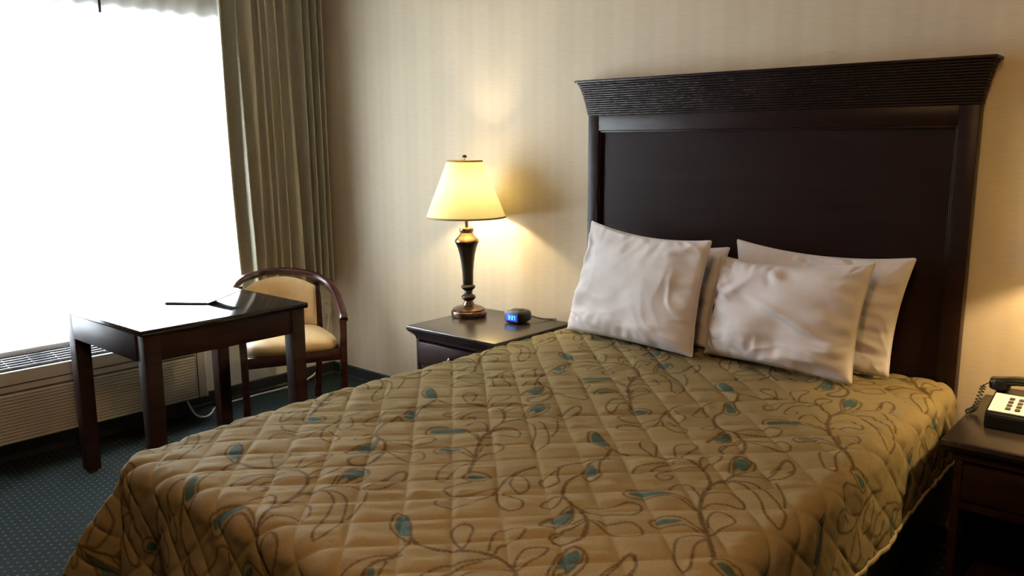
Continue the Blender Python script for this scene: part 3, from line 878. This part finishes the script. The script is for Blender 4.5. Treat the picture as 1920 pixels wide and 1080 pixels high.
def bedspread():
    root = thing('bedspread', 'quilted olive gold bedspread with teal and brown leaf vines', 'bedspread', (0, 0, 0))
    step = 0.0036
    r = 0.055
    dL, dR, dF = 0.56, 0.30, 0.50
    us = np.arange(BXL+r-dL, BXR-r+dR, step); vs_ = np.arange(BYH-0.002, BYF+r-dF, -step)
    U, Vv = np.meshgrid(us, vs_, indexing='ij')
    a = np.where(U < BXL+r, U-(BXL+r), np.where(U > BXR-r, U-(BXR-r), 0.0))
    b = np.where(Vv < BYF+r, Vv-(BYF+r), 0.0)
    cx = np.clip(U, BXL+r, BXR-r); cy = np.clip(Vv, BYF+r, 9)
    s = np.hypot(a, b)
    dx = np.divide(a, s, out=np.zeros_like(s), where=s > 0); dy = np.divide(b, s, out=np.zeros_like(s), where=s > 0)
    th = np.arctan2(np.abs(b), np.abs(a))            # 0 = side, pi/2 = foot
    left = U < (BXL+BXR)/2
    corner = (a != 0) & (b != 0)
    flap = np.where(left, 0.50*np.exp(-((th-0.60)/0.30)**2)-0.28*np.exp(-((th-1.18)/0.22)**2), 0.50*np.exp(-((th-0.78)/0.35)**2))
    near_head = np.clip((Vv+0.75)/0.35, 0, 1)
    base_al = np.where(np.abs(b) > np.abs(a), 0.07, np.where(left, 0.10, 0.12))
    al = base_al*(1-near_head*np.where(left, 0.95, 0.55)) + np.where(corner, flap, 0)
    # long soft folds in the hanging cloth
    L = np.maximum(0, s-PI*r/2)
    along = np.where(np.abs(b) > np.abs(a), U, Vv)
    fold = 0.10*np.sin(along*2*PI/0.47+0.7)+0.05*np.sin(along*2*PI/0.21+1.9)
    al = al + fold*np.clip(L/0.2, 0, 1)*np.where(corner, 0.25, np.where((np.abs(b) < np.abs(a)) & ~left, 0.25, 1))*(1-near_head)
    phi = np.minimum(s/r, PI/2)
    out = r*np.sin(phi)+L*np.sin(al); down = r*(1-np.cos(phi))+L*np.cos(al)
    # soft slump toward the foot corners of the mattress
    sl = 0.018*np.exp(-((U-BXL)/0.28)**2)*np.exp(-((Vv-BYF)/0.28)**2)+0.012*np.exp(-((U-BXR)/0.3)**2)*np.exp(-((Vv-BYF)/0.3)**2)
    X = cx+dx*out; Y = cy+dy*out; Z = BZ-down-sl
    # gentle overall undulation of the mattress top
    Z = Z + 0.010*smooth_noise(U, Vv, 2.3, 3)*np.exp(-s/0.05)
    G = np.stack([X, Y, Z], -1)
    Tu = np.gradient(G, axis=0); Tv = np.gradient(G, axis=1)
    Nn = np.cross(Tv, Tu); Nn /= (np.linalg.norm(Nn, axis=-1, keepdims=True)+1e-12)
    # quilting: 45 degree lattice of stitched seams, puffed between
    p = (U+Vv-0.768)/0.1575; q = (U-Vv-3.333)/0.1555
    p = p + 0.05*smooth_noise(U, Vv, 7, 11); q = q + 0.05*smooth_noise(U, Vv, 7, 12)
    dp = np.abs(p-np.round(p)); dq = np.abs(q-np.round(q))
    puff = (1-np.exp(-dp/0.10))*(1-np.exp(-dq/0.10))
    puff = puff*(1-0.25*((0.5-dp)*(0.5-dq))*0)
    hq = 0.0070*puff
    # pulled-in wrinkles running across the seams
    wr = smooth_noise((U-Vv)*1.0, (U+Vv)*0.22, 26, 5)*0.0042 + smooth_noise(U+0.3*Vv, Vv, 19, 6)*0.0034 + smooth_noise((U-Vv), (U+Vv)*0.4, 55, 8)*0.0012
    hq = hq + 1.7*wr*puff
    G = G + Nn*hq[..., None]
    vine, teal, Minv = raster_cell()
    A1 = sample_cell(vine, Minv, U, Vv); A2 = sample_cell(teal, Minv, U, Vv)
    grid_obj('quilted_cloth', G, MAT['spread'], root, {'vine': A1, 'teal': A2})
    # bound hem round the three hanging edges
    k = 4
    edge = [G[0, j] for j in range(0, G.shape[1], k)] + [G[i, -1] for i in range(0, G.shape[0], k)] + [G[-1, j] for j in range(G.shape[1]-1, -1, -k)]
    path = []
    for e in edge:
        e = Vector(e)
        if not path or (e-path[-1]).length > 0.008: path.append(e)
    bm = bmesh.new(); add_sweep(bm, path, 0.010, 0.018, 8, Vector((0, 0, 1)), 2)
    bm_obj('hem_binding', bm, MAT['hem'], root, True)
MAT['hem'] = plain('olive_gold_binding', rgb(150, 138, 98), 0.6, 0.08, 120)
bedspread()

# ------------------------------------------------------------------ pillows
def pillow(label, BL, BR, TR, TL, tf, tb, seed, creases=(), sag=0.012):
    """seam corners in world space; tf / tb bulge toward the front and the back"""
    BL, BR, TR, TL = [np.array(p, float) for p in (BL, BR, TR, TL)]
    root_loc = (BL+BR)/2
    nu, nv = 110, 84
    wv = (BR-BL+TR-TL)/2; hv = (TL-BL+TR-BR)/2
    nrm = np.cross(wv, hv); nrm /= np.linalg.norm(nrm)      # faces the camera side
    wn = wv/np.linalg.norm(wv); hn = hv/np.linalg.norm(hv)
    u = np.linspace(-1, 1, nu)[:, None]; v = np.linspace(-1, 1, nv)[None, :]
    u = np.sign(u)*(1-(1-np.abs(u))**1.35); v = np.sign(v)*(1-(1-np.abs(v))**1.35)
    uu = (u+1)/2+0*v; vv = (v+1)/2+0*u
    base = ((1-uu)*(1-vv))[..., None]*BL+(uu*(1-vv))[..., None]*BR+(uu*vv)[..., None]*TR+((1-uu)*vv)[..., None]*TL
    # edges draw inwards between the pointed corners
    inw = 0.030
    base = base - (np.sign(u)*np.abs(u)**6*(1-v**2)*inw*0.6)[..., None]*wn - (np.sign(v)*np.abs(v)**6*(1-u**2)*inw)[..., None]*hn*np.where(v > 0, 1.0, 0.25)[..., None]
    prof = np.sqrt(np.clip((1-np.abs(u)**2.6)*(1-np.abs(v)**2.6), 0, 1))**0.85
    lowfull = 1.0+0.22*(-v)                                  # fuller below
    U2 = uu*0.68; V2 = vv*0.48
    edge = np.clip((np.maximum(np.abs(u), np.abs(v))-0.45)/0.5, 0, 1)
    wr = 0.030*smooth_noise(U2+0.31*seed, V2+0.17*seed, 6, seed)+0.022*smooth_noise(U2*0.5+V2, V2-U2*0.3, 14, seed+1)*(0.45+edge)
    rid = smooth_noise(U2*0.45+V2*0.9+0.5*smooth_noise(U2, V2, 5, seed+7), V2*0.35-U2*0.4, 13, seed+8)
    wr = wr - 0.034*np.abs(rid)**0.8*(0.35+edge)*np.clip(smooth_noise(U2, V2, 5, seed+9)+0.55, 0, 1)
    # radiating gathers from the seams
    wr = wr + 0.012*edge*np.sin(np.where(np.abs(u) > np.abs(v), V2*95+seed, U2*80+seed)+4*smooth_noise(U2, V2, 9, seed+3))*smooth_noise(U2, V2, 11, seed+4)*2
    for (u0, v0, u1, v1, amp, wd) in creases:
        d = np.array([u1-u0, v1-v0]); L2 = d@d
        t = np.clip(((uu-u0)*d[0]+(vv-v0)*d[1])/L2, 0, 1)
        dist = np.hypot((uu-u0-t*d[0])*0.68, (vv-v0-t*d[1])*0.48)
        tap = np.sin(PI*np.clip(t, 0.03, 0.97))
        wr = wr + amp*np.exp(-(dist/wd)**2)*tap - 0.6*amp*np.exp(-((dist-2.2*wd)/wd)**2)*tap*np.where((uu-u0)*d[1]-(vv-v0)*d[0] > 0, 1, 0)
    hf = prof*(tf*lowfull+wr); hb = prof*(tb*lowfull+wr*0.4)
    hf = np.maximum(hf, 0.0)
    F = base+nrm*hf[..., None]; Bk = base-nrm*hb[..., None]
    root = thing('pillow', label, 'pillow', tuple(root_loc), 0, 'pillows leaning on the headboard')
    grid = np.concatenate([F, Bk[::-1]], 0)                 # wrap: front then back reversed
    o = grid_obj('pillowcase', grid-root_loc, MAT['linen'], root, closed_u=True)
    # weld
    bm = bmesh.new(); bm.from_mesh(o.data)
    bmesh.ops.remove_doubles(bm, verts=bm.verts[:], dist=0.0004)
    bmesh.ops.recalc_face_normals(bm, faces=bm.faces[:])
    bm.to_mesh(o.data); bm.free()
    # seam cord round the edge
    ring = [base[i, 0] for i in range(0, nu, 3)]+[base[-1, j] for j in range(0, nv, 3)]+[base[i, -1] for i in range(nu-1, -1, -3)]+[base[0, j] for j in range(nv-1, -1, -3)]
    path = []
    for e in ring:
        e = Vector(e-root_loc)
        if not path or (e-path[-1]).length > 0.004: path.append(e)
    path.append(path[0])
    bm = bmesh.new(); add_sweep(bm, path, 0.006, 0.006, 6, Vector(nrm), 2, cap=False)
    bm_obj('edge_seam', bm, MAT['linen'], root, True)

pillow('white pillow at the back left, mostly hidden, sliver showing between the front two',
       (2.02, -0.165, 0.640), (2.700, -0.185, 0.640), (2.740, -0.105, 1.036), (2.10, -0.100, 1.05), 0.050, 0.036, 21)
pillow('white pillow at the back right, its far edge showing beside the dark headboard panel',
       (2.80, -0.165, 0.640), (3.380, -0.165, 0.640), (3.424, -0.105, 1.053), (2.770, -0.105, 1.070), 0.055, 0.036, 34,
       creases=((0.7, 0.35, 0.98, 0.2, 0.012, 0.02),))
pillow('white pillow at the front left with two sharp upper corners, nearest the lamp',
       (2.066, -0.268, 0.640), (2.725, -0.352, 0.640), (2.742, -0.262, 1.077), (2.122, -0.172, 1.109), 0.082, 0.050, 5,
       creases=((0.98, 0.97, 0.70, 0.80, 0.012, 0.018), (0.75, 0.10, 0.97, 0.05, 0.012, 0.02)))
pillow('wrinkled white pillow at the front right with a diagonal crease',
       (2.732, -0.268, 0.640), (3.312, -0.330, 0.640), (3.335, -0.245, 1.046), (2.755, -0.215, 1.018), 0.085, 0.050, 9,
       creases=((0.22, 0.68, 0.92, 0.30, 0.014, 0.016), (0.40, 0.92, 0.52, 0.78, 0.018, 0.02), (0.3, 0.8, 0.1, 0.55, 0.008, 0.02), (0.55, 0.18, 0.95, 0.12, 0.012, 0.02)))

# ------------------------------------------------------------------ nightstands
def nightstand(x0, x1, y0, y1, zt, label):
    root = thing('nightstand', label, 'nightstand', ((x0+x1)/2, (y0+y1)/2, 0), 0, 'nightstands either side of the bed')
    hx, hy = (x1-x0)/2, (y1-y0)/2
    W = MAT['wood']
    box('top', (-hx, -hy, zt-0.022), (hx, hy, zt), MAT['wood_nstop'], root, 0.005, 3)
    # cove molding under the top, stepped profile
    bm = bmesh.new()
    n = 6
    for k in range(n):
        t = k/(n-1); o = 0.006+0.026*math.sin(t*PI/2)
        add_box(bm, (-hx+o, -hy+o, zt-0.022-0.007*(k+1)), (hx-o, hy-0.002, zt-0.022-0.007*k), 0.0015, 1)
    bm_obj('cove_molding', bm, W, root, True, math.radians(30))
    bx, by = hx-0.034, hy-0.034
    zb = zt-0.064
    for s in (-1, 1):
        box('side_panel', (s*bx-(0.022 if s > 0 else 0), -by, 0.07), (s*bx+(0 if s > 0 else 0.022), hy-0.006, zb), W, root, 0.002)
    box('back_panel', (-bx+0.022, hy-0.02, 0.07), (bx-0.022, hy-0.006, zb), W, root, 0)
    dr = box('drawer', (-bx+0.024, -by-0.008, zb-0.118), (bx-0.024, hy-0.03, zb-0.010), W, root, 0.004)
    lathe('knob', [(0.004, 0.0), (0.005, 0.012), (0.013, 0.018), (0.014, 0.024), (0.009, 0.029), (0.0, 0.030)], MAT['bronze_hi'], dr, 20)
    kb = dr.children[0]; kb.rotation_euler = (PI/2, 0, 0); kb.location = (0, -by-0.008, zb-0.062)
    box('drawer_rail', (-bx+0.022, -by+0.002, zb-0.150), (bx-0.022, -by+0.03, zb-0.122), W, root, 0.002)
    box('shelf', (-bx+0.022, -by+0.01, 0.085), (bx-0.022, hy-0.02, 0.105), W, root, 0.002)
    box('plinth', (-bx+0.01, -by+0.015, 0.0), (bx-0.01, hy-0.01, 0.0701), W, root, 0.003)
    return root
NZ = 0.599
nightstand(1.331, 1.903, -0.561, -0.012, NZ, 'dark wood nightstand holding the lit lamp and small clock')
nightstand(3.652, 4.226, -0.575, -0.012, NZ, 'dark wood nightstand holding the telephone')

# ------------------------------------------------------------------ lamps
def table_lamp():
    root = thing('table_lamp', 'lit table lamp with cream cone shade and bronze baluster base, beside the clock', 'lamp', (1.404, -0.205, NZ+0.0005), 0, 'lit bedside lamps')
    SH = -0.022
    lathe('base', [(0.080, 0.0), (0.088, 0.004), (0.089, 0.020), (0.086, 0.027), (0.080, 0.030), (0.081, 0.036), (0.066, 0.044), (0.046, 0.050), (0.030, 0.055), (0.024, 0.066), (0.020, 0.075)], MAT['bronze_hi'], root, 48, shear=SH)
    lathe('bead', [(0.018, 0.074), (0.026, 0.080), (0.034, 0.088), (0.036, 0.094), (0.033, 0.101), (0.022, 0.108), (0.018, 0.114), (0.022, 0.119), (0.020, 0.126), (0.026, 0.132), (0.034, 0.139), (0.036, 0.146), (0.033, 0.152), (0.024, 0.158)], MAT['bronze'], root, 40, shear=SH)
    lathe('column', [(0.024, 0.157), (0.026, 0.165), (0.0265, 0.19), (0.028, 0.225), (0.032, 0.265), (0.038, 0.305), (0.047, 0.34), (0.056, 0.362), (0.060, 0.369), (0.059, 0.373)], MAT['bronze'], root, 48, shear=SH)
    lathe('cap', [(0.060, 0.372), (0.058, 0.379), (0.050, 0.388), (0.040, 0.398), (0.033, 0.408), (0.030, 0.414), (0.034, 0.420), (0.036, 0.428), (0.034, 0.436), (0.026, 0.441), (0.012, 0.444)], MAT['bronze_hi'], root, 40, shear=SH)
    lathe('neck', [(0.009, 0.443), (0.009, 0.50), (0.014, 0.505), (0.016, 0.545), (0.010, 0.55)], MAT['bronze_hi'], root, 20, shear=SH)
    sx = SH*0.63
    # shade: thin double wall, open at both ends
    zb, zt, rb, rt = 0.492, 0.760, 0.194, 0.086
    bm = bmesh.new()
    n = 64
    prof = [(rb, zb), (rt, zt), (rt-0.002, zt), (rb-0.002, zb)]
    rings = []
    for (r, z) in prof:
        rings.append([bm.verts.new((r*math.cos(2*PI*k/n)+SH*z, r*math.sin(2*PI*k/n), z)) for k in range(n)])
    # single-skin wall so light passes once
    for k in range(n): bm.faces.new((rings[0][k], rings[0][(k+1) % n], rings[1][(k+1) % n], rings[1][k]))
    for ring in rings[2:]:
        for v in ring: bm.verts.remove(v)
    sh = bm_obj('shade', bm, MAT['shade'], root, True)
    for nm, r, z in (('rim', rb, zb), ('rim', rt, zt)):
        pts = [Vector((r*math.cos(2*PI*k/n)+SH*z, r*math.sin(2*PI*k/n), z)) for k in range(n+1)]
        bm = bmesh.new(); add_sweep(bm, pts, 0.004, 0.009, 8, Vector((0, 0, 1)), 2, cap=False)
        bm_obj(nm, bm, MAT['rim'], sh, True)
    # harp, spider and finial
    for s in (-1, 1):
        path = catmull([(SH*0.53, s*0.012, 0.53), (SH*0.58, s*0.05, 0.57), (SH*0.65, s*0.055, 0.65), (SH*0.72, s*0.035, 0.72), (SH*0.765, 0, 0.757)], 6)
        sweep('harp', path, 0.003, 0.003, MAT['chrome'], root, 6)
    for k in range(3):
        a = 2*PI*k/3+0.4
        sweep('spider_arm', [(SH*0.757, 0, 0.757), (SH*0.757+math.cos(a)*rt, math.sin(a)*rt, 0.757)], 0.003, 0.003, MAT['chrome'], root, 6)
    lathe('finial', [(0.003, 0.757), (0.004, 0.768), (0.010, 0.774), (0.012, 0.781), (0.009, 0.788), (0.0, 0.791)], MAT['bronze'], root, 20, shear=SH)
    lathe('bulb', [(0.012, 0.548), (0.016, 0.565), (0.029, 0.595), (0.031, 0.612), (0.025, 0.632), (0.012, 0.643), (0.0, 0.645)], MAT['bulb'], root, 24, shear=SH)
    return root
MAT['rim'] = plain('cream_trim_tape', rgb(150, 126, 84), 0.7, 0.05)
def make_bulb():
    m = NT('frosted_bulb_glass'); m.t.nodes.remove(m.b)
    e = m.n('ShaderNodeEmission', Strength=14.0, Color=(1.0, 0.80, 0.45, 1))
    t = m.n('ShaderNodeBsdfTransparent')
    a = m.n('ShaderNodeMixShader', Fac=0.5); m.l(t.outputs[0], a.inputs[1]); m.l(e.outputs[0], a.inputs[2])
    m.l(a.outputs[0], m.out.inputs['Surface'])
    return m.m
MAT['bulb'] = make_bulb()
lamp = table_lamp()
lamp2 = copy_thing(lamp, (4.075, -0.215, NZ+0.0005), 0, 'lit table lamp with cream cone shade, on the telephone nightstand')
for root, pw, nm, bc in ((lamp, BULB_LEFT, 'bulb_light', (1.0, 0.83, 0.52)), (lamp2, BULB_RIGHT, 'bulb_light', (1.0, 0.71, 0.36))):
    ld = bpy.data.lights.new(nm, 'POINT'); ld.energy = pw; ld.color = bc; ld.shadow_soft_size = 0.028
    lo = bpy.data.objects.new(nm, ld); col.objects.link(lo); lo.parent = root; lo.location = (-0.013, 0, 0.61)

# ------------------------------------------------------------------ alarm clock
def clock():
    root = thing('alarm_clock', 'small black alarm clock with glowing blue digits on the nightstand', 'clock', (1.693, -0.165, NZ+0.0005), 0.03)
    w, d, h = 0.100, 0.100, 0.062
    # rounded body: superellipse section swept front to back
    bm = bmesh.new(); rings = []
    for (y, sc) in ((-0.5, 0.90), (-0.485, 0.96), (-0.42, 1.0), (0.2, 1.0), (0.42, 0.92), (0.5, 0.78)):
        ring = []
        for k in range(32):
            a = 2*PI*k/32; c_, s_ = math.cos(a), math.sin(a)
            ring.append(bm.verts.new((math.copysign(abs(c_)**0.55, c_)*w/2*sc, y*d, h/2+math.copysign(abs(s_)**0.55, s_)*h/2*sc*(1.0))))
        rings.append(ring)
    for A, B in zip(rings, rings[1:]):
        for k in range(32): bm.faces.new((A[k], A[(k+1) % 32], B[(k+1) % 32], B[k]))
    bm.faces.new(rings[0][::-1]); bm.faces.new(rings[-1])
    bm_obj('case', bm, MAT['black_plastic'], root, True, math.radians(40))
    scr = box('display', (-0.035, -d/2-0.0022, 0.012), (0.035, -d/2+0.001, 0.046), MAT['screen'], root, 0.0015)
    # seven segment digits 3:37
    SEG = {'3': 'abgcd', '7': 'abc', '8': 'abcdefg'}
    def digit(ch, x):
        bm = bmesh.new(); W_, H_, t = 0.0095, 0.019, 0.0026; y0, y1 = -d/2-0.0032, -d/2-0.0020; zb = 0.0195
        R = {'a': (0, H_-t, W_, H_), 'd': (0, 0, W_, t), 'g': (0, H_/2-t/2, W_, H_/2+t/2), 'b': (W_-t, H_/2, W_, H_), 'c': (W_-t, 0, W_, H_/2), 'f': (0, H_/2, t, H_), 'e': (0, 0, t, H_/2)}
        for s in SEG[ch]:
            a, b_, c_, e_ = R[s]; add_box(bm, (x+a, y0, zb+b_), (x+c_, y1, zb+e_))
        bm_obj('digit', bm, MAT['digit'], scr)
    digit('3', -0.021); digit('3', -0.0015); digit('7', 0.0125)
    bm = bmesh.new()
    for z in (0.025, 0.033): add_box(bm, (-0.0078, -d/2-0.0032, z-0.0013), (-0.0052, -d/2-0.0020, z+0.0013))
    bm_obj('colon', bm, MAT['digit'], scr)
    box('snooze_bar', (-0.026, -0.02, h-0.002), (0.026, 0.012, h+0.0025), MAT['black_plastic'], root, 0.0015)
    sweep('power_lead', catmull([(0.01, d/2-0.003, 0.02), (0.03, d/2+0.018, 0.022), (0.062, d/2+0.04, 0.010), (0.085, d/2+0.085, 0.003), (0.115, d/2+0.104, 0.003)], 8), 0.005, 0.005, MAT['cord_black'], root, 8)
MAT['screen'] = emit('blue_backlit_screen', rgb(44, 60, 200), 0.55)
MAT['digit'] = emit('cyan_lit_digit', rgb(90, 205, 255), 2.2)
clock()

# ------------------------------------------------------------------ telephone
def phone():
    root = thing('telephone', 'black desk telephone with white keypad plate and coiled cord', 'telephone', (3.722, -0.385, NZ+0.0005), 0.0)
    w = 0.20; B = MAT['black_plastic']
    # wedge base: profile in (y, z)
    prof = [(0.0, 0.0), (0.0, 0.040), (0.012, 0.048), (0.128, 0.078), (0.14, 0.074), (0.205, 0.078), (0.215, 0.070), (0.215, 0.0)]
    prism('base', prof, 'x', 0.0, w, B, root, 0.003)
    sl = math.atan2(0.030, 0.116)
    def plate_pt(x, t, lift):   # t metres up the slope from the front
        return Vector((x, 0.010+t*math.cos(sl)-lift*math.sin(sl), 0.0483+t*math.sin(sl)+lift*math.cos(sl)))
    def slab(name, x0, x1, t0, t1, l0, l1, m, parent, bev=0.0):
        bm = bmesh.new(); vs8 = [bm.verts.new(plate_pt(x, t, l)) for l in (l0, l1) for (x, t) in ((x0, t0), (x1, t0), (x1, t1), (x0, t1))]
        for f in ((3, 2, 1, 0), (4, 5, 6, 7), (0, 1, 5, 4), (1, 2, 6, 5), (2, 3, 7, 6), (3, 0, 4, 7)): bm.faces.new([vs8[i] for i in f])
        if bev: bmesh.ops.bevel(bm, geom=bm.edges[:], offset=bev, segments=2, affect='EDGES')
        return bm_obj(name, bm, m, parent, bev > 0, math.radians(35))
    fp = slab('faceplate', 0.006, w-0.006, 0.002, 0.112, 0.0, 0.003, MAT['phone_white'], root)
    for r in range(4):
        for c in range(3):
            x = 0.048+c*0.025; t = 0.018+r*0.0205
            slab('key', x, x+0.014, t, t+0.011, 0.0028, 0.0075, MAT['key'], fp, 0.0012)
    # handset across the back cradle
    pts = catmull([(-0.018, 0.170, 0.098), (0.01, 0.170, 0.103), (0.05, 0.170, 0.112), (0.10, 0.170, 0.115), (0.15, 0.170, 0.112), (0.19, 0.170, 0.103), (0.215, 0.170, 0.098)], 6)
    hs = sweep('handset', pts, lambda t: 0.046+0.010*abs(2*t-1)**3, lambda t: 0.026+0.006*abs(2*t-1)**2, B, root, 16, 3)
    for x in (0.005, 0.192):
        lathe('handset_cup', [(0.020, 0.0), (0.029, 0.004), (0.031, 0.022), (0.027, 0.034), (0.0, 0.036)], B, hs, 28, (x, 0.170, 0.0765))
    # coiled cord from the handset's left end down to the table
    ax = catmull([(-0.016, 0.165, 0.098), (-0.034, 0.158, 0.088), (-0.040, 0.150, 0.070), (-0.046, 0.140, 0.040), (-0.050, 0.130, 0.018), (-0.056, 0.115, 0.011), (-0.062, 0.09, 0.0105)], 40)
    path = []; N = len(ax)
    for i, p in enumerate(ax):
        t = i/(N-1); t1 = (ax[min(i+1, N-1)]-ax[max(i-1, 0)]).normalized()
        e1 = t1.cross(Vector((0, 1, 0))).normalized(); e2 = t1.cross(e1)
        k = min(1, max(0, (t-0.18)/0.06)); a = t*2*PI*17
        path.append(p+(e1*math.cos(a)+e2*math.sin(a))*0.0075*k)
    bm = bmesh.new(); add_sweep(bm, path, 0.0034, 0.0034, 6)
    bm_obj('coiled_cord', bm, MAT['cord_black'], root, True)
phone()

# ------------------------------------------------------------------ ceiling light above the foot of the bed, out of frame
cl = thing('ceiling_light', 'warm round ceiling light above the foot of the bed', 'ceiling light', (3.70, -2.75, RZ))
lathe('base_plate', [(0.0, -0.001), (0.15, -0.001), (0.155, -0.012), (0.14, -0.022), (0.0, -0.022)], MAT['white_frame'], cl, 40)
lathe('dome', [(0.14, -0.0225), (0.135, -0.05), (0.11, -0.075), (0.06, -0.09), (0.0, -0.094)], emit('warm_glowing_dome', (1.0, 0.54, 0.23, 1), CEILING_POWER), cl, 40)
